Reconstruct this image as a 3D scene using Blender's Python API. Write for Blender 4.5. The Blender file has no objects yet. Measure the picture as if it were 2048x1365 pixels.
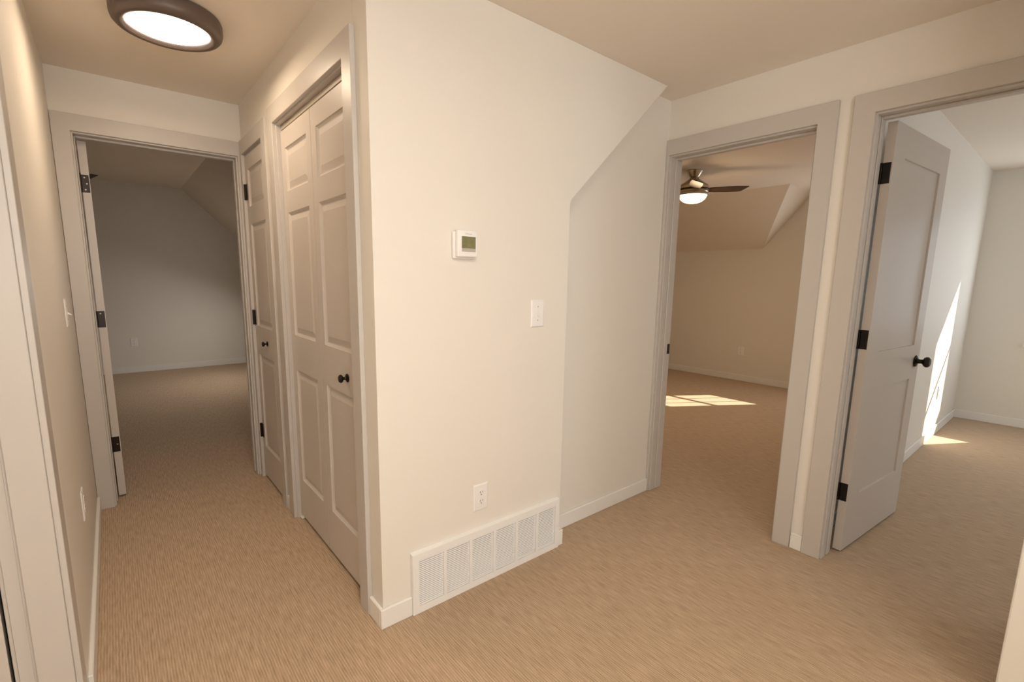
import bpy, bmesh, math, random
from mathutils import Matrix, Vector
sc = bpy.context.scene
COL = sc.collection
random.seed(4)

# ------------------------------------------------------------------ camera
cam = bpy.data.cameras.new('camera')
camo = bpy.data.objects.new('camera', cam); COL.objects.link(camo)
r2 = Vector((0.773594, -0.633513, 0.01461535)); u2 = Vector((0.08847098, 0.13081431, 0.98745152)); fw = Vector((0.62747527, 0.76259353, -0.15724468))
m = Matrix.Identity(4)
for i in range(3):
    m[i][0] = r2[i]; m[i][1] = u2[i]; m[i][2] = -fw[i]
m[0][3], m[1][3], m[2][3] = -0.6946, -1.5559, 1.3207
camo.matrix_world = m
cam.sensor_width = 36.0; cam.sensor_fit = 'HORIZONTAL'
cam.lens = 954.83 / 2048 * 36
cam.shift_x = 12.76 / 2048; cam.shift_y = 30.07 / 2048
cam.clip_start = 0.01
sc.camera = camo

# ------------------------------------------------------------------ light and exposure
sc.view_settings.view_transform = 'Standard'; sc.view_settings.look = 'None'
sc.view_settings.gamma = 1.0; sc.view_settings.use_curve_mapping = False
sc.view_settings.exposure = 0.0
w = bpy.data.worlds.new('world'); sc.world = w; w.use_nodes = True
w.node_tree.nodes['Background'].inputs[0].default_value = (0.72, 0.86, 1.0, 1)
w.node_tree.nodes['Background'].inputs[1].default_value = 3.0

def light(name, kind, loc, energy, color, size=0.3, direction=None, size_y=None, portal=False):
    l = bpy.data.lights.new(name, kind); l.energy = energy; l.color = color
    if kind == 'AREA':
        l.shape = 'RECTANGLE' if size_y else 'DISK'; l.size = size
        if size_y: l.size_y = size_y
        if portal: l.cycles.is_portal = True
    if kind == 'SUN': l.angle = 0.009
    o = bpy.data.objects.new(name, l); COL.objects.link(o); o.location = loc
    if direction is not None:
        o.rotation_euler = Vector(direction).to_track_quat('-Z', 'Y').to_euler()
    return o
SUN_DIR = (-0.857, 0.515, -0.70)
light('sun', 'SUN', (9, -3, 6), 13.0, (1.0, 0.90, 0.74), direction=SUN_DIR)
WARM = (1.0, 0.74, 0.50)
light('hall_lamp_light', 'AREA', (-0.425, 0.905, 2.278), 4.9, WARM, 0.26, (0, 0, -1))
light('landing_lamp_light', 'AREA', (-0.45, -1.50, 2.278), 18.0, (1.0, 0.90, 0.78), 0.26, (0, 0, -1))
light('landing_window_daylight', 'AREA', (-0.60, -3.56, 1.50), 48.0, (1.0, 0.955, 0.895), 1.9, (0, 1, 1.2), 1.15)  # invented broad fill behind the camera, tilted up to brighten the ceiling
# daylight through the windows outside the picture, plus an added side fill
light('window_daylight_room', 'AREA', (5.86, -1.46, 1.40), 4.0, (0.96, 0.98, 1.0), 0.40, (-1, 0, 0), 1.0)
light('window_daylight_room_side', 'AREA', (4.0, -4.06, 1.35), 12.0, (0.88, 0.94, 1.0), 1.3, (0, 1, -0.1), 1.1)  # added fill that evens the light on partition and open door
light('window_daylight_bedroom', 'AREA', (5.86, 0.2, 1.30), 6.5, (1.0, 0.92, 0.84), 0.5, (-1, 0, 0), 0.6)
light('window_daylight_far_bedroom', 'AREA', (0.80, 5.20, 1.25), 12.0, (1.0, 0.95, 0.90), 0.9, (-1, -0.2, -2.2), 0.7)

# ------------------------------------------------------------------ materials
def mat(name, color, rough=0.5, metal=0.0, emis=None, estr=0.0, spec=None, bump=None, mix=None):
    M = bpy.data.materials.new(name); M.use_nodes = True
    nt = M.node_tree; b = nt.nodes['Principled BSDF']
    b.inputs['Base Color'].default_value = (*color, 1); b.inputs['Roughness'].default_value = rough
    b.inputs['Metallic'].default_value = metal
    if spec is not None: b.inputs['Specular IOR Level'].default_value = spec
    if emis:
        b.inputs['Emission Color'].default_value = (*emis, 1); b.inputs['Emission Strength'].default_value = estr
    tc = nt.nodes.new('ShaderNodeTexCoord')
    if bump:
        n = nt.nodes.new('ShaderNodeTexNoise'); n.inputs['Scale'].default_value = bump[0]; n.inputs['Detail'].default_value = 3
        nt.links.new(tc.outputs['Object'], n.inputs['Vector'])
        bp = nt.nodes.new('ShaderNodeBump'); bp.inputs['Strength'].default_value = bump[1]; bp.inputs['Distance'].default_value = bump[2]
        nt.links.new(n.outputs['Fac'], bp.inputs['Height']); nt.links.new(bp.outputs['Normal'], b.inputs['Normal'])
    if mix:
        n2 = nt.nodes.new('ShaderNodeTexNoise'); n2.inputs['Scale'].default_value = mix[1]; n2.inputs['Detail'].default_value = 4
        nt.links.new(tc.outputs['Object'], n2.inputs['Vector'])
        mx = nt.nodes.new('ShaderNodeMix'); mx.data_type = 'RGBA'
        mx.inputs[6].default_value = (*color, 1); mx.inputs[7].default_value = (*mix[0], 1)
        nt.links.new(n2.outputs['Fac'], mx.inputs[0]); nt.links.new(mx.outputs[2], b.inputs['Base Color'])
    return M
WALL = mat('cream wall paint', (0.84, 0.79, 0.71), 0.62, bump=(260, 0.05, 0.002), mix=((0.83, 0.78, 0.70), 3))
CEIL = mat('ceiling paint', (0.87, 0.79, 0.685), 0.9, bump=(200, 0.08, 0.002))
TRIM = mat('greige trim paint', (0.595, 0.55, 0.50), 0.38, bump=(90, 0.03, 0.001))
DOORM = mat('greige door paint', (0.62, 0.56, 0.50), 0.36, bump=(90, 0.03, 0.001))
BASE = mat('cream baseboard paint', (0.88, 0.85, 0.80), 0.4)
WHITE = mat('white plastic', (0.90, 0.87, 0.84), 0.35)
GRILLE = mat('white grille enamel', (0.90, 0.88, 0.85), 0.35)
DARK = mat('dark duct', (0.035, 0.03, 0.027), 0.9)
BLACK = mat('oil rubbed black metal', (0.022, 0.018, 0.016), 0.32, 0.7, mix=((0.035, 0.025, 0.02), 30))
BRONZE = mat('dark bronze lamp body', (0.15, 0.112, 0.092), 0.45, 0.35, bump=(400, 0.2, 0.001))
SCREW = mat('brass screw', (0.55, 0.42, 0.30), 0.35, 0.8)
NICKEL = mat('brushed nickel', (0.62, 0.54, 0.44), 0.28, 1.0, mix=((0.5, 0.44, 0.36), 40))
BLADE = mat('dark walnut blade', (0.075, 0.036, 0.022), 0.4, mix=((0.05, 0.022, 0.014), 12))
LAMP = mat('lit lamp diffuser', (0.9, 0.88, 0.82), 0.4, emis=(1.0, 0.93, 0.82), estr=9)
BOWL = mat('lit glass bowl', (0.9, 0.8, 0.65), 0.3, emis=(1.0, 0.72, 0.36), estr=3.5)
LCD = mat('green grey display', (0.34, 0.29, 0.13), 0.25, mix=((0.10, 0.12, 0.07), 45))
GREY = mat('grey print', (0.42, 0.40, 0.38), 0.5)
BUTTON = mat('grey key strip', (0.50, 0.46, 0.41), 0.4)
STEEL = mat('beige painted track', (0.50, 0.44, 0.36), 0.45, 0.1)
WOOD = mat('red brown raw wood', (0.28, 0.11, 0.06), 0.7, mix=((0.20, 0.07, 0.04), 15))
GLASS = bpy.data.materials.new('window glass'); GLASS.use_nodes = True
nt = GLASS.node_tree; nt.nodes.clear()
o_ = nt.nodes.new('ShaderNodeOutputMaterial'); mx_ = nt.nodes.new('ShaderNodeMixShader'); mx_.inputs[0].default_value = 0.06
t_ = nt.nodes.new('ShaderNodeBsdfTransparent'); g_ = nt.nodes.new('ShaderNodeBsdfGlossy'); g_.inputs['Roughness'].default_value = 0.02
nt.links.new(t_.outputs[0], mx_.inputs[1]); nt.links.new(g_.outputs[0], mx_.inputs[2]); nt.links.new(mx_.outputs[0], o_.inputs[0])

CARPET = bpy.data.materials.new('ribbed tan carpet'); CARPET.use_nodes = True
nt = CARPET.node_tree; b = nt.nodes['Principled BSDF']; b.inputs['Roughness'].default_value = 0.95
b.inputs['Specular IOR Level'].default_value = 0.15
try:
    b.inputs['Sheen Weight'].default_value = 0.15; b.inputs['Sheen Roughness'].default_value = 0.5
except Exception: pass
tc = nt.nodes.new('ShaderNodeTexCoord')
mp = nt.nodes.new('ShaderNodeMapping'); mp.inputs['Scale'].default_value = (165, 13, 1)
nz = nt.nodes.new('ShaderNodeTexNoise'); nz.inputs['Scale'].default_value = 1.0; nz.inputs['Detail'].default_value = 2.5; nz.inputs['Roughness'].default_value = 0.55
nt.links.new(tc.outputs['Object'], mp.inputs['Vector']); nt.links.new(mp.outputs[0], nz.inputs['Vector'])
wv = nt.nodes.new('ShaderNodeTexWave'); wv.wave_type = 'BANDS'; wv.bands_direction = 'X'
wv.inputs['Scale'].default_value = 38; wv.inputs['Distortion'].default_value = 1.6; wv.inputs['Detail'].default_value = 2; wv.inputs['Detail Scale'].default_value = 1.2
mp2 = nt.nodes.new('ShaderNodeMapping'); mp2.inputs['Scale'].default_value = (1, 0.35, 1)
nt.links.new(tc.outputs['Object'], mp2.inputs['Vector']); nt.links.new(mp2.outputs[0], wv.inputs['Vector'])
ad = nt.nodes.new('ShaderNodeMath'); ad.operation = 'MULTIPLY_ADD'; ad.inputs[1].default_value = 0.24
nt.links.new(wv.outputs['Fac'], ad.inputs[0])
ml = nt.nodes.new('ShaderNodeMath'); ml.operation = 'MULTIPLY'; ml.inputs[1].default_value = 0.9
nt.links.new(nz.outputs['Fac'], ml.inputs[0]); nt.links.new(ml.outputs[0], ad.inputs[2])
big = nt.nodes.new('ShaderNodeTexNoise'); big.inputs['Scale'].default_value = 210; big.inputs['Detail'].default_value = 2
nt.links.new(tc.outputs['Object'], big.inputs['Vector'])
ad2 = nt.nodes.new('ShaderNodeMath'); ad2.operation = 'MULTIPLY_ADD'; ad2.inputs[1].default_value = 0.22
nt.links.new(big.outputs['Fac'], ad2.inputs[0]); nt.links.new(ad.outputs[0], ad2.inputs[2])
rp = nt.nodes.new('ShaderNodeValToRGB')
rp.color_ramp.elements[0].position = 0.42; rp.color_ramp.elements[0].color = (0.36, 0.252, 0.155, 1)
rp.color_ramp.elements[1].position = 1.02; rp.color_ramp.elements[1].color = (0.665, 0.485, 0.330, 1)
nt.links.new(ad2.outputs[0], rp.inputs[0]); nt.links.new(rp.outputs[0], b.inputs['Base Color'])
bp = nt.nodes.new('ShaderNodeBump'); bp.inputs['Strength'].default_value = 0.4; bp.inputs['Distance'].default_value = 0.003
nt.links.new(ad2.outputs[0], bp.inputs['Height']); nt.links.new(bp.outputs[0], b.inputs['Normal'])

# ------------------------------------------------------------------ mesh helpers
class MB:
    def __init__(s): s.bm = bmesh.new()
    def box(s, x0, x1, y0, y1, z0, z1):
        if x0 > x1: x0, x1 = x1, x0
        if y0 > y1: y0, y1 = y1, y0
        v = [s.bm.verts.new(p) for p in [(x0,y0,z0),(x1,y0,z0),(x1,y1,z0),(x0,y1,z0),(x0,y0,z1),(x1,y0,z1),(x1,y1,z1),(x0,y1,z1)]]
        for f in [(0,3,2,1),(4,5,6,7),(0,1,5,4),(1,2,6,5),(2,3,7,6),(3,0,4,7)]: s.bm.faces.new([v[i] for i in f])
        return s
    def prism(s, pts, axis, a, b2):
        def P(p, t):
            return {'x': (t, p[0], p[1]), 'y': (p[0], t, p[1]), 'z': (p[0], p[1], t)}[axis]
        v0 = [s.bm.verts.new(P(p, a)) for p in pts]; v1 = [s.bm.verts.new(P(p, b2)) for p in pts]
        s.bm.faces.new(v0); s.bm.faces.new(v1[::-1])
        n = len(pts)
        for i in range(n): s.bm.faces.new([v0[i], v1[i], v1[(i+1) % n], v0[(i+1) % n]])
        return s
    def lathe(s, prof, M=None, n=32):
        M = M or Matrix.Identity(4)
        rings = []
        for r, z in prof:
            if r < 1e-6: rings.append([s.bm.verts.new(M @ Vector((0, 0, z)))])
            else: rings.append([s.bm.verts.new(M @ Vector((r*math.cos(2*math.pi*i/n), r*math.sin(2*math.pi*i/n), z))) for i in range(n)])
        for a, c in zip(rings, rings[1:]):
            for i in range(n):
                j = (i+1) % n
                if len(a) == 1 and len(c) == 1: continue
                if len(a) == 1: s.bm.faces.new([a[0], c[i], c[j]])
                elif len(c) == 1: s.bm.faces.new([a[i], c[0], a[j]])
                else: s.bm.faces.new([a[i], c[i], c[j], a[j]])
        return s
    def build(s, name, material, parent=None, bevel=0, smooth=False, M=None, seg=2):
        bm = s.bm
        if M is not None: bmesh.ops.transform(bm, matrix=M, verts=bm.verts)
        bmesh.ops.recalc_face_normals(bm, faces=bm.faces)
        if bevel:
            es = [e for e in bm.edges if len(e.link_faces) == 2 and e.calc_face_angle(0) > 0.6]
            bmesh.ops.bevel(bm, geom=es, offset=bevel, segments=seg, affect='EDGES', profile=0.5, clamp_overlap=True)
        me = bpy.data.meshes.new(name); bm.to_mesh(me); bm.free()
        me.materials.append(material)
        if smooth:
            for p in me.polygons: p.use_smooth = True
            try: me.set_sharp_from_angle(angle=math.radians(35))
            except Exception: pass
        o = bpy.data.objects.new(name, me); COL.objects.link(o)
        if parent is not None:
            o.parent = parent
            o.matrix_parent_inverse = parent.matrix_basis.inverted()
        return o
def tag(o, label=None, cat=None, group=None, kind=None):
    if label: o['label'] = label
    if cat: o['category'] = cat
    if group: o['group'] = group
    if kind: o['kind'] = kind
    return o
def struct(o, label=None, cat=None): return tag(o, label, cat, None, 'structure')
def empty(name, loc):
    o = bpy.data.objects.new(name, None); COL.objects.link(o); o.location = loc; o.empty_display_size = 0.1
    return o
def copy_tree(o, parent=None):
    c = o.copy(); COL.objects.link(c)
    if parent is not None: c.parent = parent
    for ch in list(o.children): copy_tree(ch, c)
    return c

# ------------------------------------------------------------------ the measures of the place (metres)
H = 2.34; HR = 2.41
W = -0.858; D = 1.862; DR = 1.977       # left hall wall, end wall front and back
REC = 0.108; XB = 0.953                 # recess depth, lower end of the thermostat wall
XD = 1.868; XD2 = 1.983                 # door wall front and back
FAR = 5.90
BH = 0.081; BT = 0.014
TC = 0.018

def wall_boxes(mb, axis, a0, a1, s0, s1, z1, openings):
    """slab between a0..a1 across, running s0..s1, with (o0,o1,zb,zt) openings"""
    def bx(p, q, zb, zt):
        if q - p < 1e-4 or zt - zb < 1e-4: return
        if axis == 'x': mb.box(a0, a1, p, q, zb, zt)
        else: mb.box(p, q, a0, a1, zb, zt)
    cur = s0
    for o0, o1, zb, zt in sorted(openings):
        bx(cur, o0, 0, z1); bx(o0, o1, 0, zb); bx(o0, o1, zt, z1); cur = o1
    bx(cur, s1, 0, z1)
    return mb

# floor and ceilings
struct(MB().box(-3.4, 6.2, -4.3, 6.8, -0.06, 0).build('floor', CARPET), 'tan ribbed carpet running through the landing, hall and all bedrooms', 'floor')
struct(MB().box(-2.7, XD, -3.7, D, H, H + 0.12).build('ceiling', CEIL), 'flat cream ceiling over the landing and hall', 'ceiling')
struct(MB().box(XD2, FAR + 0.1, -4.2, 3.62, HR, HR + 0.1).build('ceiling', CEIL), 'flat ceiling over the two bedrooms beyond the right-hand doors', 'ceiling')

# thermostat wall with its sloping end
struct(MB().prism([(0, 0), (XB, 0), (XB, 1.68), (1.662, H), (0, H)], 'y', 0, REC).build('wall_center', WALL, bevel=0.002), 'cream wall with thermostat, its right end cut off along a slope', 'wall')
struct(MB().box(0.10, XD, REC, REC + 0.11, 0, H).build('wall_recess', WALL), 'cream wall set back behind the sloping end of the thermostat wall', 'wall')
mb = MB(); wall_boxes(mb, 'x', 0, 0.10, REC, D, H, [(0.160, 1.104, 0, 2.076), (1.312, 1.822, 0, 2.06)])
struct(mb.build('wall_hall_right', WALL), 'cream hall wall holding the two closet doors', 'wall')
mb = MB(); mb.box(0.10, 0.9, 1.19, 1.22, 0, H).box(0.72, 0.76, REC + .11, D, 0, H)
struct(mb.build('wall_closet', WALL), 'plain wall inside the closets', 'wall')
mb = MB(); wall_boxes(mb, 'y', D, DR, -3.3, 0.95, 2.56, [(-0.800, -0.012, 0, 2.056)])
struct(mb.build('wall_end', WALL), 'cream wall at the end of the hall above the bedroom doorway', 'wall')
mb = MB(); mb.box(W - 0.115, W, 0.298, D, 0, H).box(-0.873, W, 0.27, 0.298, 0, H)
struct(mb.build('wall_left', WALL, bevel=0.002), 'narrow cream left wall of the hall with switch and outlet', 'wall')
mb = MB(); wall_boxes(mb, 'y', 0.183, 0.298, -2.7, -0.873, H, [(-1.79, -0.9397, 0, 2.056)])
struct(mb.build('wall_left_return', WALL), 'cream wall around the door at the left edge', 'wall')
struct(MB().box(-0.873, W, 0.1705, 0.27, 0, H).build('trim_8', TRIM, bevel=0.0015, seg=1), 'greige corner board between the left-edge casing and the hall wall', 'corner trim')
struct(MB().box(-2.7, W - 0.115, 0.95, 1.0, 0, H).box(-2.7, -2.6, 0.298, 0.95, 0, H).build('wall_closet', WALL), 'wall inside the closet at the left edge', 'wall')
struct(MB().box(-2.7, -2.6, -3.7, 0.183, 0, H).build('wall_landing_left', WALL), 'cream wall of the landing left of the camera', 'wall')
mb = MB(); wall_boxes(mb, 'y', -3.7, -3.6, -2.6, XD, H, [(-1.6, 0.4, 0.90, 2.05)])
struct(mb.build('wall_landing_back', WALL), 'cream wall of the landing behind the camera', 'wall')
struct(MB().box(1.35, 1.46, -3.6, -1.5205, 0, H).build('wall_near_right', WALL, bevel=0.005), 'cream wall end close to the camera at the lower right corner', 'wall')
mb = MB(); wall_boxes(mb, 'x', XD, XD2, -4.2, 3.62, HR + .1, [(-0.679, 0.106, 0, 2.056), (-1.66, -0.862, 0, 2.056)])
struct(mb.build('wall_doors', WALL), 'cream wall holding the two bedroom doorways on the right', 'wall')
# right-hand bedrooms
struct(MB().box(XD2, FAR, -0.80, -0.69, 0, HR).build('wall_partition', WALL), 'wall between the two right-hand bedrooms, sunlit on one side', 'wall')
mb = MB()
wall_boxes(mb, 'x', FAR, FAR + 0.06, -0.745, 0.75, HR, [(-0.10, 0.50, 0.93, 1.72)])
mb.prism([(0.75, 0), (3.62, 0), (3.62, 1.77), (1.24, 1.77), (0.75, HR)], 'x', FAR, FAR + 0.06)
struct(mb.build('wall_bedroom_far', WALL), 'far wall of the middle bedroom under its sloping ceiling', 'wall')
mb = MB(); wall_boxes(mb, 'x', FAR, FAR + 0.06, -4.2, -0.745, HR, [(-1.70, -1.25, 0.80, 2.06)])
struct(mb.build('wall_room_far', WALL), 'far wall of the right-hand bedroom', 'wall')
# sloping ceiling and dormer facet of the middle bedroom
bm = MB(); V = bm.bm.verts.new
def poly(mbb, pts, n, t=0.05):
    n = Vector(n).normalized() * t
    a = [mbb.bm.verts.new(p) for p in pts]; c = [mbb.bm.verts.new(Vector(p) + n) for p in pts]
    mbb.bm.faces.new(a); mbb.bm.faces.new(c[::-1])
    for i in range(len(pts)): mbb.bm.faces.new([a[i], c[i], c[(i+1) % len(pts)], a[(i+1) % len(pts)]])
poly(bm, [(5.18, 0.71, HR), (5.18, 3.62, HR), (5.90, 3.62, 1.77), (5.90, 1.24, 1.77)], (0.66, 0, 0.75))
struct(bm.build('ceiling_slope', CEIL), 'sloping ceiling of the middle bedroom', 'ceiling')
bm = MB(); poly(bm, [(5.18, 0.71, HR), (5.90, 1.24, 1.77), (5.90, 0.72, HR)], (0, 0.7, 0.7))
struct(bm.build('ceiling_dormer', CEIL), 'small paler sloping facet beside the dormer of the middle bedroom', 'ceiling')
struct(MB().box(XD2, FAR, 3.5, 3.62, 0, HR).build('wall_bedroom_side', WALL), 'side wall of the middle bedroom', 'wall')
mb = MB(); wall_boxes(mb, 'y', -4.2, -4.08, XD2, FAR, HR, [(3.3, 4.7, 0.75, 1.95)])
struct(mb.build('wall_room_side', WALL), 'side wall of the right-hand bedroom', 'wall')
# bedroom at the end of the hall
Z1 = 2.50
struct(MB().box(-3.3, 0.17, DR, 6.7, Z1, Z1 + .1).build('ceiling', CEIL), 'flat part of the ceiling in the bedroom at the end of the hall', 'ceiling')
bm = MB(); poly(bm, [(0.17, DR, Z1), (0.17, 6.6, Z1), (0.84, 6.6, 1.855), (0.84, DR, 1.855)], (0.69, 0, 0.72))
struct(bm.build('ceiling_slope', CEIL), 'sloping part of the ceiling in the bedroom at the end of the hall', 'ceiling')
struct(MB().box(-3.3, 0.84, 6.6, 6.7, 0, Z1).build('wall_far', WALL), 'shaded far wall of the bedroom at the end of the hall', 'wall')
mb = MB(); wall_boxes(mb, 'x', 0.84, 0.90, DR, 6.7, 1.9, [(4.70, 5.70, 0.85, 1.65)])
struct(mb.build('wall_far_right', WALL), 'low right wall of the bedroom at the end of the hall', 'wall')
struct(MB().box(-3.4, -3.3, D, 6.7, 0, Z1).build('wall_far_left', WALL), 'left wall of the bedroom at the end of the hall', 'wall')

# ------------------------------------------------------------------ baseboards
def bb(name, segs, label):
    mb = MB()
    for s in segs: mb.box(*s, 0.0, BH)
    return struct(mb.build(name, BASE, bevel=0.003, seg=1), label, 'baseboard')
bb('baseboard_center', [(-BT, 0.117, -BT, 0.0), (0.930, XB + BT, -BT, 0.0), (XB, XB + BT, 0.0, REC - BT)], 'cream baseboard along the thermostat wall on both sides of the grille')
bb('baseboard_corner', [(-BT, 0.0, 0.0, 0.0965)], 'short cream baseboard on the corner beside the folding closet door')
bb('baseboard_recess', [(XB, XD - TC, REC - BT, REC)], 'cream baseboard under the recessed wall')
bb('baseboard_hall_right', [(-BT, 0, 1.182, 1.229)], 'sliver of cream baseboard between the two closet doors')
bb('baseboard_left', [(W, W + BT, 0.27, D - TC)], 'cream baseboard along the left wall of the hall')
bb('baseboard_doors', [(XD - BT, XD, -0.7985, -0.744)], 'sliver of cream baseboard between the two right-hand doorways')
bb('baseboard_bedroom', [(FAR - BT, FAR, -0.69, 3.5), (XD2, FAR, -0.69, -0.69 + BT), (XD2, XD2 + BT, 0.2, 3.5)], 'baseboard around the middle bedroom')
bb('baseboard_room', [(FAR - BT, FAR, -4.08, -0.80), (XD2 + 0.1, FAR, -0.80 - BT, -0.80)], 'baseboard around the right-hand bedroom')
bb('baseboard_far', [(-3.3, 0.84, 6.6 - BT, 6.6), (0.84 - BT, 0.84, DR, 6.6)], 'baseboard around the bedroom at the end of the hall')

# ------------------------------------------------------------------ door casings with jambs and stops
def casing(n, axis, face, sign, o0, o1, zt, c0, c1, ct, depth, label, foot0=0.0, foot1=0.0, stop=0.045, stops=(1, 1)):
    """axis: normal of the wall; face: wall face; sign: direction the face looks;
       o0..o1 clear edges of the casing; c0,c1 widths of the legs; ct height of the head"""
    f0, f1 = face, face + sign * TC
    def bx(mb, a0, a1, s0, s1, z0, z1):
        if axis == 'x': mb.box(a0, a1, s0, s1, z0, z1)
        else: mb.box(s0, s1, a0, a1, z0, z1)
    root = MB()
    root.prism([(o0 - c0, 0), (o0, 0), (o0, zt), (o1, zt), (o1, 0), (o1 + c1, 0), (o1 + c1, zt + ct), (o0 - c0, zt + ct)], axis, f0, f1)
    r = struct(root.build('trim_%d' % n, TRIM, bevel=0.0015, seg=1), label, 'door casing')
    j = -0.008
    jm = MB(); b0, b1 = face - sign * depth, face + sign * 0.001
    bx(jm, b0, b1, o0 - 0.008, o0 - j, 0, zt + j)
    bx(jm, b0, b1, o1 + j, o1 + 0.008, 0, zt + j)
    bx(jm, b0, b1, o0 - 0.008, o1 + 0.008, zt + j, zt + 0.008)
    jm.build('jamb', TRIM, r, bevel=0.001, seg=1)
    if stop:
        st = MB(); s0_, s1_ = face - sign * stop, face - sign * (stop + 0.034)
        if stops[0]: bx(st, s0_, s1_, o0 - j, o0 - j + 0.006, 0.006, zt + j)
        if stops[1]: bx(st, s0_, s1_, o1 + j - 0.006, o1 + j, 0.006, zt + j)
        bx(st, s0_, s1_, o0 - j + 0.006, o1 + j - 0.006, zt + j - 0.011, zt + j)
        st.build('door_stop', TRIM, r, bevel=0.002, seg=1)
    return r
casing(1, 'y', D, -1, -0.784, -0.028, 2.040, 0.072, 0.0275, 0.083, 0.115, 'greige casing around the bedroom doorway at the end of the hall')
casing(2, 'x', 0, -1, 0.176, 1.088, 2.060, 0.079, 0.086, 0.083, 0.10, 'greige casing around the folding closet door', stop=0)
casing(3, 'x', 0, -1, 1.320, 1.800, 2.042, 0.086, 0.038, 0.083, 0.10, 'greige casing around the narrow closet door', stop=0.037)
casing(4, 'x', XD, -1, -0.663, 0.090, 2.040, 0.079, 0.016, 0.083, 0.115, 'greige casing around the middle bedroom doorway')
casing(5, 'x', XD, -1, -1.643, -0.878, 2.040, 0.083, 0.079, 0.083, 0.115, 'greige casing around the doorway with the open panel door on the right')
casing(6, 'y', 0.183, -1, -1.77, -0.9477, 2.040, 0.083, 0.0747, 0.083, 0.115, 'greige casing at the left edge close to the camera', stop=0.0)

# ------------------------------------------------------------------ door leaves
def leaf_mesh(w_, h, t, px, pz, loops, two_sided=True):
    """local x 0..w, y 0..t (front looks to -y), z 0..h; panels px x pz"""
    mb = MB(); bm = mb.bm
    def side(y, s):
        xs = [0, px[0], px[1], w_]; zs = [0]
        for a, c in pz: zs += [a, c]
        zs.append(h)
        g = {}
        def v(x, yy, z):
            k = (round(x, 5), round(yy, 5), round(z, 5))
            if k not in g: g[k] = bm.verts.new((x, yy, z))
            return g[k]
        for i in range(3):
            for k in range(len(zs) - 1):
                x0, x1, z0, z1 = xs[i], xs[i+1], zs[k], zs[k+1]
                if i == 1 and k % 2 == 1:
                    prev = None
                    for (ins, dep) in loops:
                        ring = [v(x0+ins, y+s*dep, z0+ins), v(x1-ins, y+s*dep, z0+ins), v(x1-ins, y+s*dep, z1-ins), v(x0+ins, y+s*dep, z1-ins)]
                        if prev:
                            for q in range(4): bm.faces.new([prev[q], prev[(q+1) % 4], ring[(q+1) % 4], ring[q]])
                        prev = ring
                    bm.faces.new(prev)
                else:
                    bm.faces.new([v(x0, y, z0), v(x1, y, z0), v(x1, y, z1), v(x0, y, z1)])
        return [(xs, zs)]
    side(0, 1); side(t, -1)
    # edges
    xs = [0, px[0], px[1], w_]; zs = [0] + [q for p in pz for q in p] + [h]
    def q4(a, b_, c, d): bm.faces.new([bm.verts.new(p) for p in (a, b_, c, d)])
    for k in range(len(zs)-1):
        q4((0,0,zs[k]), (0,0,zs[k+1]), (0,t,zs[k+1]), (0,t,zs[k])); q4((w_,0,zs[k]), (w_,t,zs[k]), (w_,t,zs[k+1]), (w_,0,zs[k+1]))
    for i in range(3):
        q4((xs[i],0,0), (xs[i],t,0), (xs[i+1],t,0), (xs[i+1],0,0)); q4((xs[i],0,h), (xs[i+1],0,h), (xs[i+1],t,h), (xs[i],t,h))
    bmesh.ops.remove_doubles(bm, verts=bm.verts, dist=1e-5)
    return mb
RAISED = [(0, 0), (0.003, 0.005), (0.011, 0.0105), (0.016, 0.0105), (0.042, 0.004), (0.044, 0.004)]
SHAKER = [(0, 0), (0.0012, 0.008), (0.004, 0.0085)]
SIX = [(0.215, 0.822), (1.003, 1.612), (1.712, 1.915)]
def place(loc, ang): return Matrix.Translation(loc) @ Matrix.Rotation(ang, 4, 'Z')

def knob_mb(scale=1.0):
    # axis along +z, rose at 0
    p = [(0, 0), (0.019, 0), (0.0195, 0.003), (0.016, 0.006), (0.008, 0.009), (0.006, 0.016), (0.008, 0.021), (0.015, 0.024), (0.0185, 0.029), (0.0185, 0.033), (0.014, 0.038), (0, 0.0395)]
    mb = MB(); mb.lathe([(r * scale, z * scale) for r, z in p], n=24); return mb

# folding closet door
XF = 0.018
r = empty('door_2', (XF, 0.632, 0.0)); struct(r, 'greige folding closet door of two raised-panel leaves', 'closet door')
for (ytop, wl) in ((1.0780, 0.4440), (0.6305, 0.4440)):
    mb = leaf_mesh(wl, 2.000, 0.030, (0.060, wl - 0.060), SIX, RAISED)
    lf = mb.build('door_leaf', DOORM, r, M=place((XF, ytop, 0.022), -math.pi/2))
    if ytop < 0.9:
        knob_mb(0.92).build('knob', BLACK, lf, smooth=True, M=Matrix.Translation((XF, 0.318, 0.918)) @ Matrix.Rotation(-math.pi/2, 4, 'Y'))
MB().box(0.020, 0.048, 0.186, 1.078, 2.029, 2.051).build('track', STEEL, r, bevel=0.002)
MB().box(0.055, 0.080, 0.186, 1.078, 1.990, 2.051).build('track_backing', WOOD, r)
mb = MB(); mb.box(0.012, 0.045, 1.050, 1.088, 0.001, 0.005); mb.box(0.024, 0.030, 1.058, 1.066, 0.005, 0.022)
mb.build('floor_pivot', WHITE, r)

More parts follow.
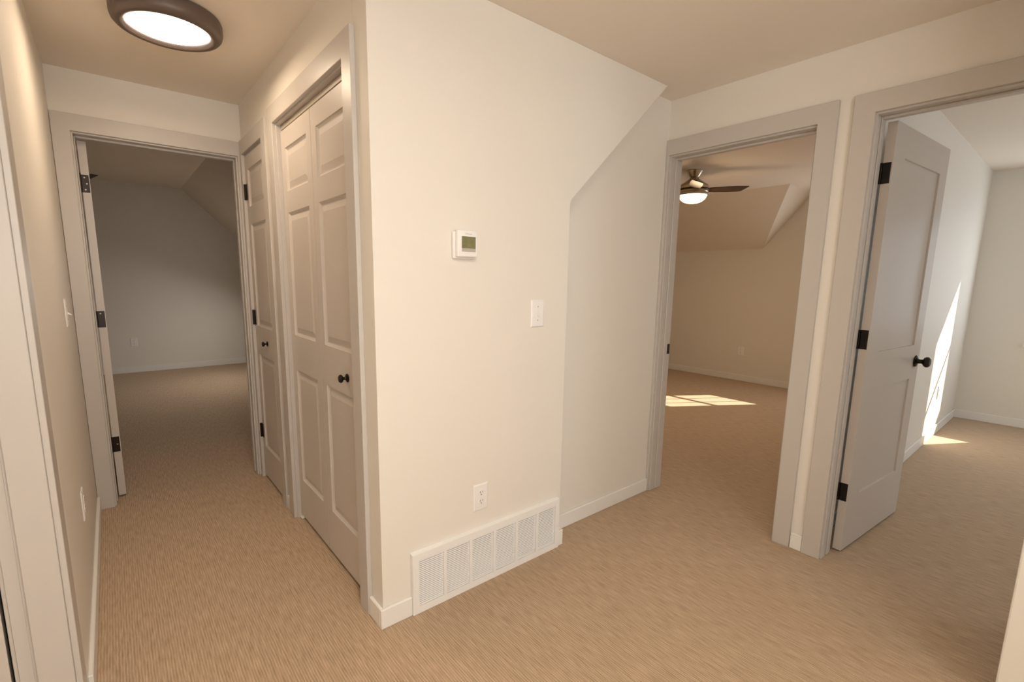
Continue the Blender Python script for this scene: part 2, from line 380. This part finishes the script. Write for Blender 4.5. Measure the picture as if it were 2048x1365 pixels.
# narrow closet door
XL = -0.002
r = empty('door_3', (XL, 1.80, 0.0)); struct(r, 'narrow greige three-panel closet door with small black knob', 'closet door')
mb = leaf_mesh(0.460, 2.010, 0.034, (0.056, 0.404), [(0.205, 0.815), (0.995, 1.612), (1.715, 1.930)], RAISED)
lf = mb.build('door_leaf', DOORM, r, M=place((XL, 1.790, 0.020), -math.pi/2))
knob_mb(0.80).build('knob', BLACK, lf, smooth=True, M=Matrix.Translation((XL, 1.512, 0.925)) @ Matrix.Rotation(-math.pi/2, 4, 'Y'))
for zc in (1.825, 1.066, 0.325):
    mb = MB(); mb.box(XL - 0.014, XL + 0.001, 1.786, 1.7995, zc - 0.046, zc + 0.046)
    mb.box(XL - 0.0035, XL + 0.002, 1.764, 1.786, zc - 0.046, zc + 0.046)
    mb.build('hinge', BLACK, r, bevel=0.002)

# end-of-hall bedroom door, standing open
A1 = math.radians(91.0)
r = empty('door_1', (-0.740, DR + 0.004, 0.0)); struct(r, 'open greige door seen edge-on with three dark hinges at the end of the hall', 'door')
M1 = place((-0.7300, DR + 0.004, 0.014), A1)
TWO = [(0.270, 0.806), (0.992, 1.878)]
lf = leaf_mesh(0.745, 2.008, 0.035, (0.135, 0.745 - 0.120), TWO, SHAKER).build('door_leaf', DOORM, r, M=M1)
for i, zc in enumerate((1.803, 1.068, 0.330)):
    h = MB().box(-0.7655, -0.7335, DR + 0.0012, DR + 0.0045, zc - 0.046, zc + 0.046).box(-0.7745, -0.7655, DR + 0.0006, DR + 0.009, zc - 0.046, zc + 0.046).build('hinge', BLACK, r, bevel=0.002)
    for dx, dz in (((-0.752), 0.032), ((-0.744), 0.0), ((-0.752), -0.032)):
        if i == 1 and dz != 0.032: continue
        if i == 2 and dz != 0.0: continue
        MB().lathe([(0, 0), (0.0042, 0), (0.0034, 0.0012), (0, 0.0016)], Matrix.Translation((dx, DR + 0.0012, zc + dz)) @ Matrix.Rotation(math.pi/2, 4, 'X'), 12).build('screw', SCREW, h)

# right-hand bedroom door, standing open
A5 = math.atan2(-0.061, 0.76)
r = empty('door_4', (2.000, -0.926, 0.0)); struct(r, 'open greige two-panel door with black round knob in the right-hand doorway', 'door')
M5 = place((2.000, -0.926, 0.013), A5)
lf = leaf_mesh(0.762, 2.014, 0.036, (0.140, 0.650), TWO, SHAKER).build('door_leaf', DOORM, r, M=M5)
kn = MB()
kn.lathe([(0, 0), (0.032, 0), (0.0325, 0.004), (0.028, 0.008), (0.013, 0.011), (0.011, 0.026), (0.014, 0.034), (0.024, 0.039), (0.029, 0.048), (0.028, 0.057), (0.020, 0.064), (0, 0.066)],
         M5 @ Matrix.Translation((0.705, 0, 0.900)) @ Matrix.Rotation(math.pi/2, 4, 'X'), 28)
kn.build('knob', BLACK, lf, smooth=True)
kn = MB()
kn.lathe([(0, 0), (0.032, 0), (0.0325, 0.004), (0.028, 0.008), (0.013, 0.011), (0.011, 0.026), (0.014, 0.034), (0.024, 0.039), (0.029, 0.048), (0.028, 0.057), (0.020, 0.064), (0, 0.066)],
         M5 @ Matrix.Translation((0.705, 0.036, 0.900)) @ Matrix.Rotation(-math.pi/2, 4, 'X'), 28)
kn.build('knob', BLACK, lf, smooth=True)
for zc in (1.812, 1.070, 0.316):
    mb = MB(); mb.box(-0.003, 0.001, 0.004, 0.0345, zc - 0.013 - 0.045, zc - 0.013 + 0.045)
    mb.box(-0.012, 0.0, 0.0345, 0.046, zc - 0.013 - 0.045, zc - 0.013 + 0.045)
    mb.build('hinge', BLACK, r, bevel=0.0015, M=M5)
# door at the left edge of the picture (closed)
r = empty('door_5', (-1.003, 0.206, 0.0)); struct(r, 'greige door leaf behind a dark gap at the very left edge', 'door')
leaf_mesh(0.752, 2.012, 0.035, (0.12, 0.63), TWO, SHAKER).build('door_leaf', DOORM, r, M=Matrix.Translation((-1.7560, 0.206, 0.013)))
mb = MB(); mb.box(-0.9855, -0.9487, 0.188, 0.215, 0, 2.044)
mb.build('jamb_edge', TRIM, r, bevel=0.001, seg=1)
mb = MB(); mb.box(-0.9956, -0.9855, 0.199, 0.215, 0, 2.044); mb.build('door_stop', TRIM, r, bevel=0.002, seg=1)

# strike plate on the middle bedroom jamb
sp = MB(); sp.box(1.948, 1.979, 0.0795, 0.0822, 0.880, 0.942)
st = sp.build('strike_plate', BLACK, bpy.data.objects['trim_4'], bevel=0.001)

# ------------------------------------------------------------------ return-air grille
r = empty('air_grille', (0.53, 0, 0)); tag(r, 'long white louvered return-air grille at the foot of the thermostat wall', 'air grille')
GX0, GX1, GZ0, GZ1, GY = 0.1175, 0.9295, 0.0015, 0.257, -0.020
mg = 0.028; gap = 0.015; n = 6; cw = (GX1 - GX0 - 2*mg - (n-1)*gap) / n
lz0, lz1 = 0.032, 0.228
mb = MB(); mb.box(GX0, GX1, GY, -0.001, lz1, GZ1); mb.box(GX0, GX1, GY, -0.001, GZ0, lz0)
x = GX0
mb.box(GX0, GX0 + mg, GY, -0.001, lz0, lz1); mb.box(GX1 - mg, GX1, GY, -0.001, lz0, lz1)
for i in range(1, n):
    xx = GX0 + mg + i*cw + (i-1)*gap
    mb.box(xx, xx + gap, GY, -0.001, lz0, lz1)
bmesh.ops.remove_doubles(mb.bm, verts=mb.bm.verts, dist=1e-5)
fr = mb.build('frame', GRILLE, r)
mb = MB(); mb.prism([(GY + 0.0005, GZ1 - 0.0005), (-0.0005, GZ1 + 0.0045), (-0.0005, GZ1 - 0.0005)], 'x', GX0, GX1); mb.build('top_flange', GRILLE, r)
MB().box(GX0 + mg*.5, GX1 - mg*.5, -0.0035, -0.0005, lz0 - .005, lz1 + .005).build('duct_backing', DARK, r)  # dark sheet in place of the shade behind the louvers
for i in range(n):
    x0 = GX0 + mg + i*(cw+gap); mb = MB(); nl = 24; p = (lz1 - lz0) / nl
    for k in range(nl):
        zc = lz0 + (k + 0.5)*p
        mb.prism([(GY + 0.0035, zc - p*0.34), (GY + 0.0029, zc - p*0.34), (GY + 0.0062, zc + p*0.15), (GY + 0.0068, zc + p*0.15)], 'x', x0, x0 + cw)
    mb.build('louver_bank', GRILLE, r)
for xx, zz in ((GX0 + 0.012, 0.110), (GX1 - 0.012, 0.118)):
    MB().lathe([(0, 0), (0.0045, 0), (0.0035, 0.0015), (0, 0.002)], Matrix.Translation((xx, GY, zz)) @ Matrix.Rotation(math.pi/2, 4, 'X'), 14).build('screw', GRILLE, r)

# ------------------------------------------------------------------ thermostat
r = empty('thermostat', (0.365, 0, 1.405)); tag(r, 'small white thermostat with green-grey display on the central wall', 'thermostat')
MB().box(0.313, 0.412, -0.013, -0.0005, 1.398, 1.499).build('back_plate', WHITE, r, bevel=0.005, seg=3, smooth=True)
MB().box(0.321, 0.415, -0.031, -0.012, 1.404, 1.505).build('housing', WHITE, r, bevel=0.006, seg=3, smooth=True)
MB().box(0.339, 0.403, -0.0316, -0.0300, 1.4370, 1.481).build('display', LCD, r, bevel=0.0004, seg=1)
ks = MB().box(0.339, 0.403, -0.0318, -0.0300, 1.4245, 1.4365).build('key_strip', BUTTON, r)
for i in range(4):
    MB().box(0.3405 + i*0.0155, 0.3405 + i*0.0155 + 0.0135, -0.0323, -0.0317, 1.4262, 1.4348).build('key', BUTTON, ks, bevel=0.0002, seg=1)
MB().box(0.355, 0.386, -0.0313, -0.0309, 1.4895, 1.4915).build('printed_mark', GREY, r)

# ------------------------------------------------------------------ switches and outlets
def plate(r, w_=0.078, h=0.120):
    mb = MB()
    t = 0.006
    a = [(-w_/2, -h/2), (w_/2, -h/2), (w_/2, h/2), (-w_/2, h/2)]
    i = 0.005
    c = [(-w_/2+i, -h/2+i), (w_/2-i, -h/2+i), (w_/2-i, h/2-i), (-w_/2+i, h/2-i)]
    va = [mb.bm.verts.new((p[0], -0.0003, p[1])) for p in a]; vb = [mb.bm.verts.new((p[0], -0.0028, p[1])) for p in a]; vc = [mb.bm.verts.new((p[0], -t, p[1])) for p in c]
    for A, B in ((va, vb), (vb, vc)):
        for k in range(4): mb.bm.faces.new([A[k], A[(k+1) % 4], B[(k+1) % 4], B[k]])
    mb.bm.faces.new(vc); mb.bm.faces.new(va[::-1])
    return mb.build('cover_plate', WHITE, r)
def local_root(name, label, cat, loc, ang, group=None):
    r = bpy.data.objects.new(name, None); COL.objects.link(r); r.empty_display_size = 0.05
    tag(r, label, cat, group)
    return r
def finish(r, loc, ang):
    r.location = loc; r.rotation_euler = (0, 0, ang)
def make_switch():
    r = local_root('light_switch', '', 'light switch', None, None); p = plate(r)
    MB().box(-0.006, 0.006, -0.0075, -0.006, -0.0125, 0.0125).build('toggle_slot', WHITE, r, bevel=0.0006, seg=1)
    mb = MB(); mb.prism([(-0.0065, -0.006), (-0.0065, 0.004), (-0.020, -0.0075), (-0.020, -0.0125)], 'x', -0.0042, 0.0042)
    mb.build('toggle', WHITE, r, bevel=0.001, seg=1)
    for z in (0.030, -0.030):
        MB().lathe([(0, 0), (0.003, 0), (0.0022, 0.001), (0, 0.0012)], Matrix.Translation((0, -0.006, z)) @ Matrix.Rotation(math.pi/2, 4, 'X'), 12).build('screw', GREY, r)
    return r
def make_outlet():
    r = local_root('wall_outlet', '', 'outlet', None, None); plate(r, 0.076, 0.118)
    for z in (0.0195, -0.0195):
        rec = MB().lathe([(0.0165, 0), (0.0165, 0.0016), (0.0155, 0.0022), (0, 0.0022)], Matrix.Translation((0, -0.006, z)) @ Matrix.Rotation(math.pi/2, 4, 'X'), 24).build('receptacle', WHITE, r)
        for x0, hh in ((-0.0068, 0.0085), (0.0052, 0.007)):
            MB().box(x0, x0 + 0.0018, -0.0087, -0.0080, z + 0.003 - hh/2 + 0.002, z + 0.003 + hh/2 + 0.002).build('slot', DARK, rec)
        MB().lathe([(0, 0), (0.0024, 0), (0.0024, 0.0005), (0, 0.0005)], Matrix.Translation((0, -0.0082, z - 0.0065)) @ Matrix.Rotation(math.pi/2, 4, 'X'), 10).build('slot', DARK, rec)
    MB().lathe([(0, 0), (0.0025, 0), (0.002, 0.001), (0, 0.0012)], Matrix.Translation((0, -0.006, 0)) @ Matrix.Rotation(math.pi/2, 4, 'X'), 12).build('screw', WHITE, r)
    return r
sw = make_switch(); sw['label'] = 'white toggle light switch on the central wall, right of the thermostat'; finish(sw, (0.763, 0, 1.176), 0)
s2 = copy_tree(sw); s2['label'] = 'white toggle light switch seen edge-on on the left hall wall'; finish(s2, (W, 1.300, 1.150), math.pi/2)
ot = make_outlet(); ot['label'] = 'white duplex outlet on the central wall just above the grille'; finish(ot, (0.456, 0, 0.399), 0)
for loc, ang, lab in (((W, 0.885, 0.415), math.pi/2, 'white outlet seen edge-on low on the left hall wall'),
                      ((-0.514, 6.6, 0.413), 0, 'white outlet on the shaded far wall of the end-of-hall bedroom'),
                      ((FAR, 1.397, 0.408), -math.pi/2, 'white outlet on the far wall of the middle bedroom'),
                      ((4.89, -0.80, 0.395), 0, 'white outlet in the sunlit patch behind the open right-hand door')):
    o = copy_tree(ot); o['label'] = lab; finish(o, loc, ang)

# ------------------------------------------------------------------ ceiling lights
def ceiling_light(loc, label):
    r = empty('ceiling_light', loc); tag(r, label, 'ceiling light')
    T = Matrix.Translation(loc)
    MB().lathe([(0, -0.0005), (0.178, -0.0005), (0.184, -0.004), (0.187, -0.012), (0.187, -0.040), (0.183, -0.054), (0.174, -0.064), (0.162, -0.069), (0.150, -0.067), (0.142, -0.061), (0.1390, -0.054), (0.1390, -0.045), (0, -0.045)], T, 72).build('rim', BRONZE, r, smooth=True)
    MB().lathe([(0.1385, -0.053), (0.134, -0.0555), (0.10, -0.057), (0, -0.0575)], T, 64).build('diffuser', LAMP, r, smooth=True)
    return r
ceiling_light((-0.425, 0.905, H), 'round flush ceiling light with dark bronze rim, glowing white in the hall')
ceiling_light((-0.45, -1.50, H), 'round flush ceiling light with dark bronze rim over the landing by the camera')

# ------------------------------------------------------------------ ceiling fans
def ceiling_fan(loc, blade_ang, label, lit):
    r = empty('ceiling_fan', loc); tag(r, label, 'ceiling fan')
    T = Matrix.Translation(loc)
    MB().lathe([(0, 0), (0.078, 0), (0.080, -0.006), (0.072, -0.022), (0.052, -0.052), (0.046, -0.060), (0, -0.060)], T, 40).build('canopy', NICKEL, r, smooth=True)
    MB().lathe([(0.030, -0.058), (0.040, -0.072), (0.052, -0.084), (0.092, -0.112), (0.128, -0.134), (0.140, -0.146), (0.143, -0.160), (0.143, -0.205), (0.136, -0.214), (0, -0.214)], T, 48).build('motor_housing', NICKEL, r, smooth=True)
    MB().lathe([(0.1435, -0.176), (0.154, -0.178), (0.156, -0.184), (0.154, -0.190), (0.1435, -0.192)], T, 48).build('accent_ring', BLACK, r, smooth=True)
    MB().lathe([(0.134, -0.213), (0.142, -0.215), (0.142, -0.230), (0.136, -0.236), (0.128, -0.236)], T, 48).build('light_collar', NICKEL, r, smooth=True)
    MB().lathe([(0.134, -0.232), (0.130, -0.246), (0.115, -0.272), (0.088, -0.294), (0.050, -0.307), (0, -0.312)], T, 48).build('glass_bowl', BOWL if lit else WHITE, r, smooth=True)
    for k in range(4):
        a = blade_ang + k*math.pi/2
        Mb = T @ Matrix.Rotation(a, 4, 'Z') @ Matrix.Translation((0, 0, -0.186)) @ Matrix.Rotation(math.radians(-13), 4, 'X')
        mb = MB()
        pts = [(0.12, -0.040), (0.20, -0.052), (0.32, -0.060), (0.40, -0.060), (0.495, -0.050), (0.435, 0.052), (0.40, 0.058), (0.32, 0.060), (0.20, 0.052), (0.12, 0.040)]
        mb.prism(pts, 'z', -0.004, 0.004)
        bl = mb.build('blade', BLADE, r, bevel=0.0015, seg=1, M=Mb)
        MB().box(0.10, 0.155, -0.022, 0.022, 0.004, 0.009).build('blade_bracket', NICKEL, bl, bevel=0.002, M=Mb)
    return r
ceiling_fan((3.85, 1.085, HR), math.radians(-56), 'nickel hugger ceiling fan with lit glass bowl and dark blades in the middle bedroom', True)
light('fan_lamp_light', 'POINT', (3.85, 1.085, HR - 0.36), 5.5, (1.0, 0.70, 0.42)).data.shadow_soft_size = 0.08
light('fan_lamp_downlight', 'AREA', (3.85, 1.085, HR - 0.325), 7.0, (1.0, 0.74, 0.48), 0.2, (0, 0, -1))
ceiling_fan((-1.185, 5.15, Z1), math.radians(0), 'ceiling fan in the end-of-hall bedroom, only a dark blade tip showing behind the door', False)

# ------------------------------------------------------------------ windows (outside the picture, they let the sun in; two are added for fill light)
def window(n, xp, y0, y1, z0, z1, label, vbars, hbars, axis='x'):
    r = empty('window_%d' % n, (xp, (y0+y1)/2, z0) if axis == 'x' else (0, 0, 0)); struct(r, label, 'window')
    f = 0.022; a, c = xp + 0.012, xp + 0.042
    mb = MB(); mb.box(a, c, y0, y1, z0, z0 + f); mb.box(a, c, y0, y1, z1 - f, z1); mb.box(a, c, y0, y0 + f, z0 + f, z1 - f); mb.box(a, c, y1 - f, y1, z0 + f, z1 - f)
    mb.build('window_frame', WHITE, r)
    for k in range(1, hbars + 1):
        zz = z0 + (z1 - z0)*k/(hbars + 1); MB().box(a, c, y0 + f, y1 - f, zz - 0.012, zz + 0.012).build('meeting_rail', WHITE, r)
    for k in range(1, vbars + 1):
        yy = y0 + (y1 - y0)*k/(vbars + 1); MB().box(xp + 0.022, xp + 0.032, yy - 0.007, yy + 0.007, z0 + f, z1 - f).build('muntin', WHITE, r)
    MB().box(xp + 0.026, xp + 0.029, y0 + f, y1 - f, z0 + f, z1 - f).build('pane', GLASS, r)
    MB().box(xp - 0.03, xp - 0.0, y0 - 0.05, y1 + 0.05, z0 - 0.03, z0).build('window_sill', WHITE, r, bevel=0.003)
window(1, FAR, -1.70, -1.25, 0.80, 2.06, 'sash window of the right-hand bedroom', 0, 1)
window(2, FAR, -0.10, 0.50, 0.93, 1.72, 'small divided window in the dormer of the middle bedroom', 2, 1)
struct(MB().box(0.92, 2.7, 3.7, 6.9, 1.72, 1.80).box(2.62, 2.7, 3.7, 6.9, 0.9, 1.72).box(0.92, 2.62, 3.7, 3.78, 0.6, 1.72).build('trim_7', WHITE), 'eave shading the low window of the end-of-hall bedroom', 'eave')  # unseen slabs added only to block direct sun from this bedroom
r = empty('window_4', (-0.6, -3.65, 0.9)); struct(r, 'window of the landing behind the camera', 'window')  # invented window around the landing fill lamp
mb = MB(); mb.box(-1.6, 0.4, -3.66, -3.62, 0.90, 0.94).box(-1.6, 0.4, -3.66, -3.62, 2.01, 2.05).box(-1.6, -1.56, -3.66, -3.62, .94, 2.01).box(0.36, 0.4, -3.66, -3.62, .94, 2.01).box(-0.62, -0.58, -3.66, -3.62, .94, 2.01)
mb.build('window_frame', WHITE, r); MB().box(-1.56, 0.36, -3.645, -3.642, .94, 2.01).build('pane', GLASS, r)
r = empty('window_5', (4.0, -4.14, 0.75)); struct(r, 'side window of the right-hand bedroom', 'window')  # invented window to go with the bedroom side fill
mb = MB(); mb.box(3.3, 4.7, -4.15, -4.11, 0.75, 0.79).box(3.3, 4.7, -4.15, -4.11, 1.91, 1.95).box(3.3, 3.34, -4.15, -4.11, .79, 1.91).box(4.66, 4.7, -4.15, -4.11, .79, 1.91).box(3.98, 4.02, -4.15, -4.11, .79, 1.91)
mb.build('window_frame', WHITE, r); MB().box(3.34, 4.66, -4.132, -4.129, .79, 1.91).build('pane', GLASS, r)
window(3, 0.84, 4.70, 5.70, 0.85, 1.65, 'window low in the right wall of the end-of-hall bedroom', 0, 1)
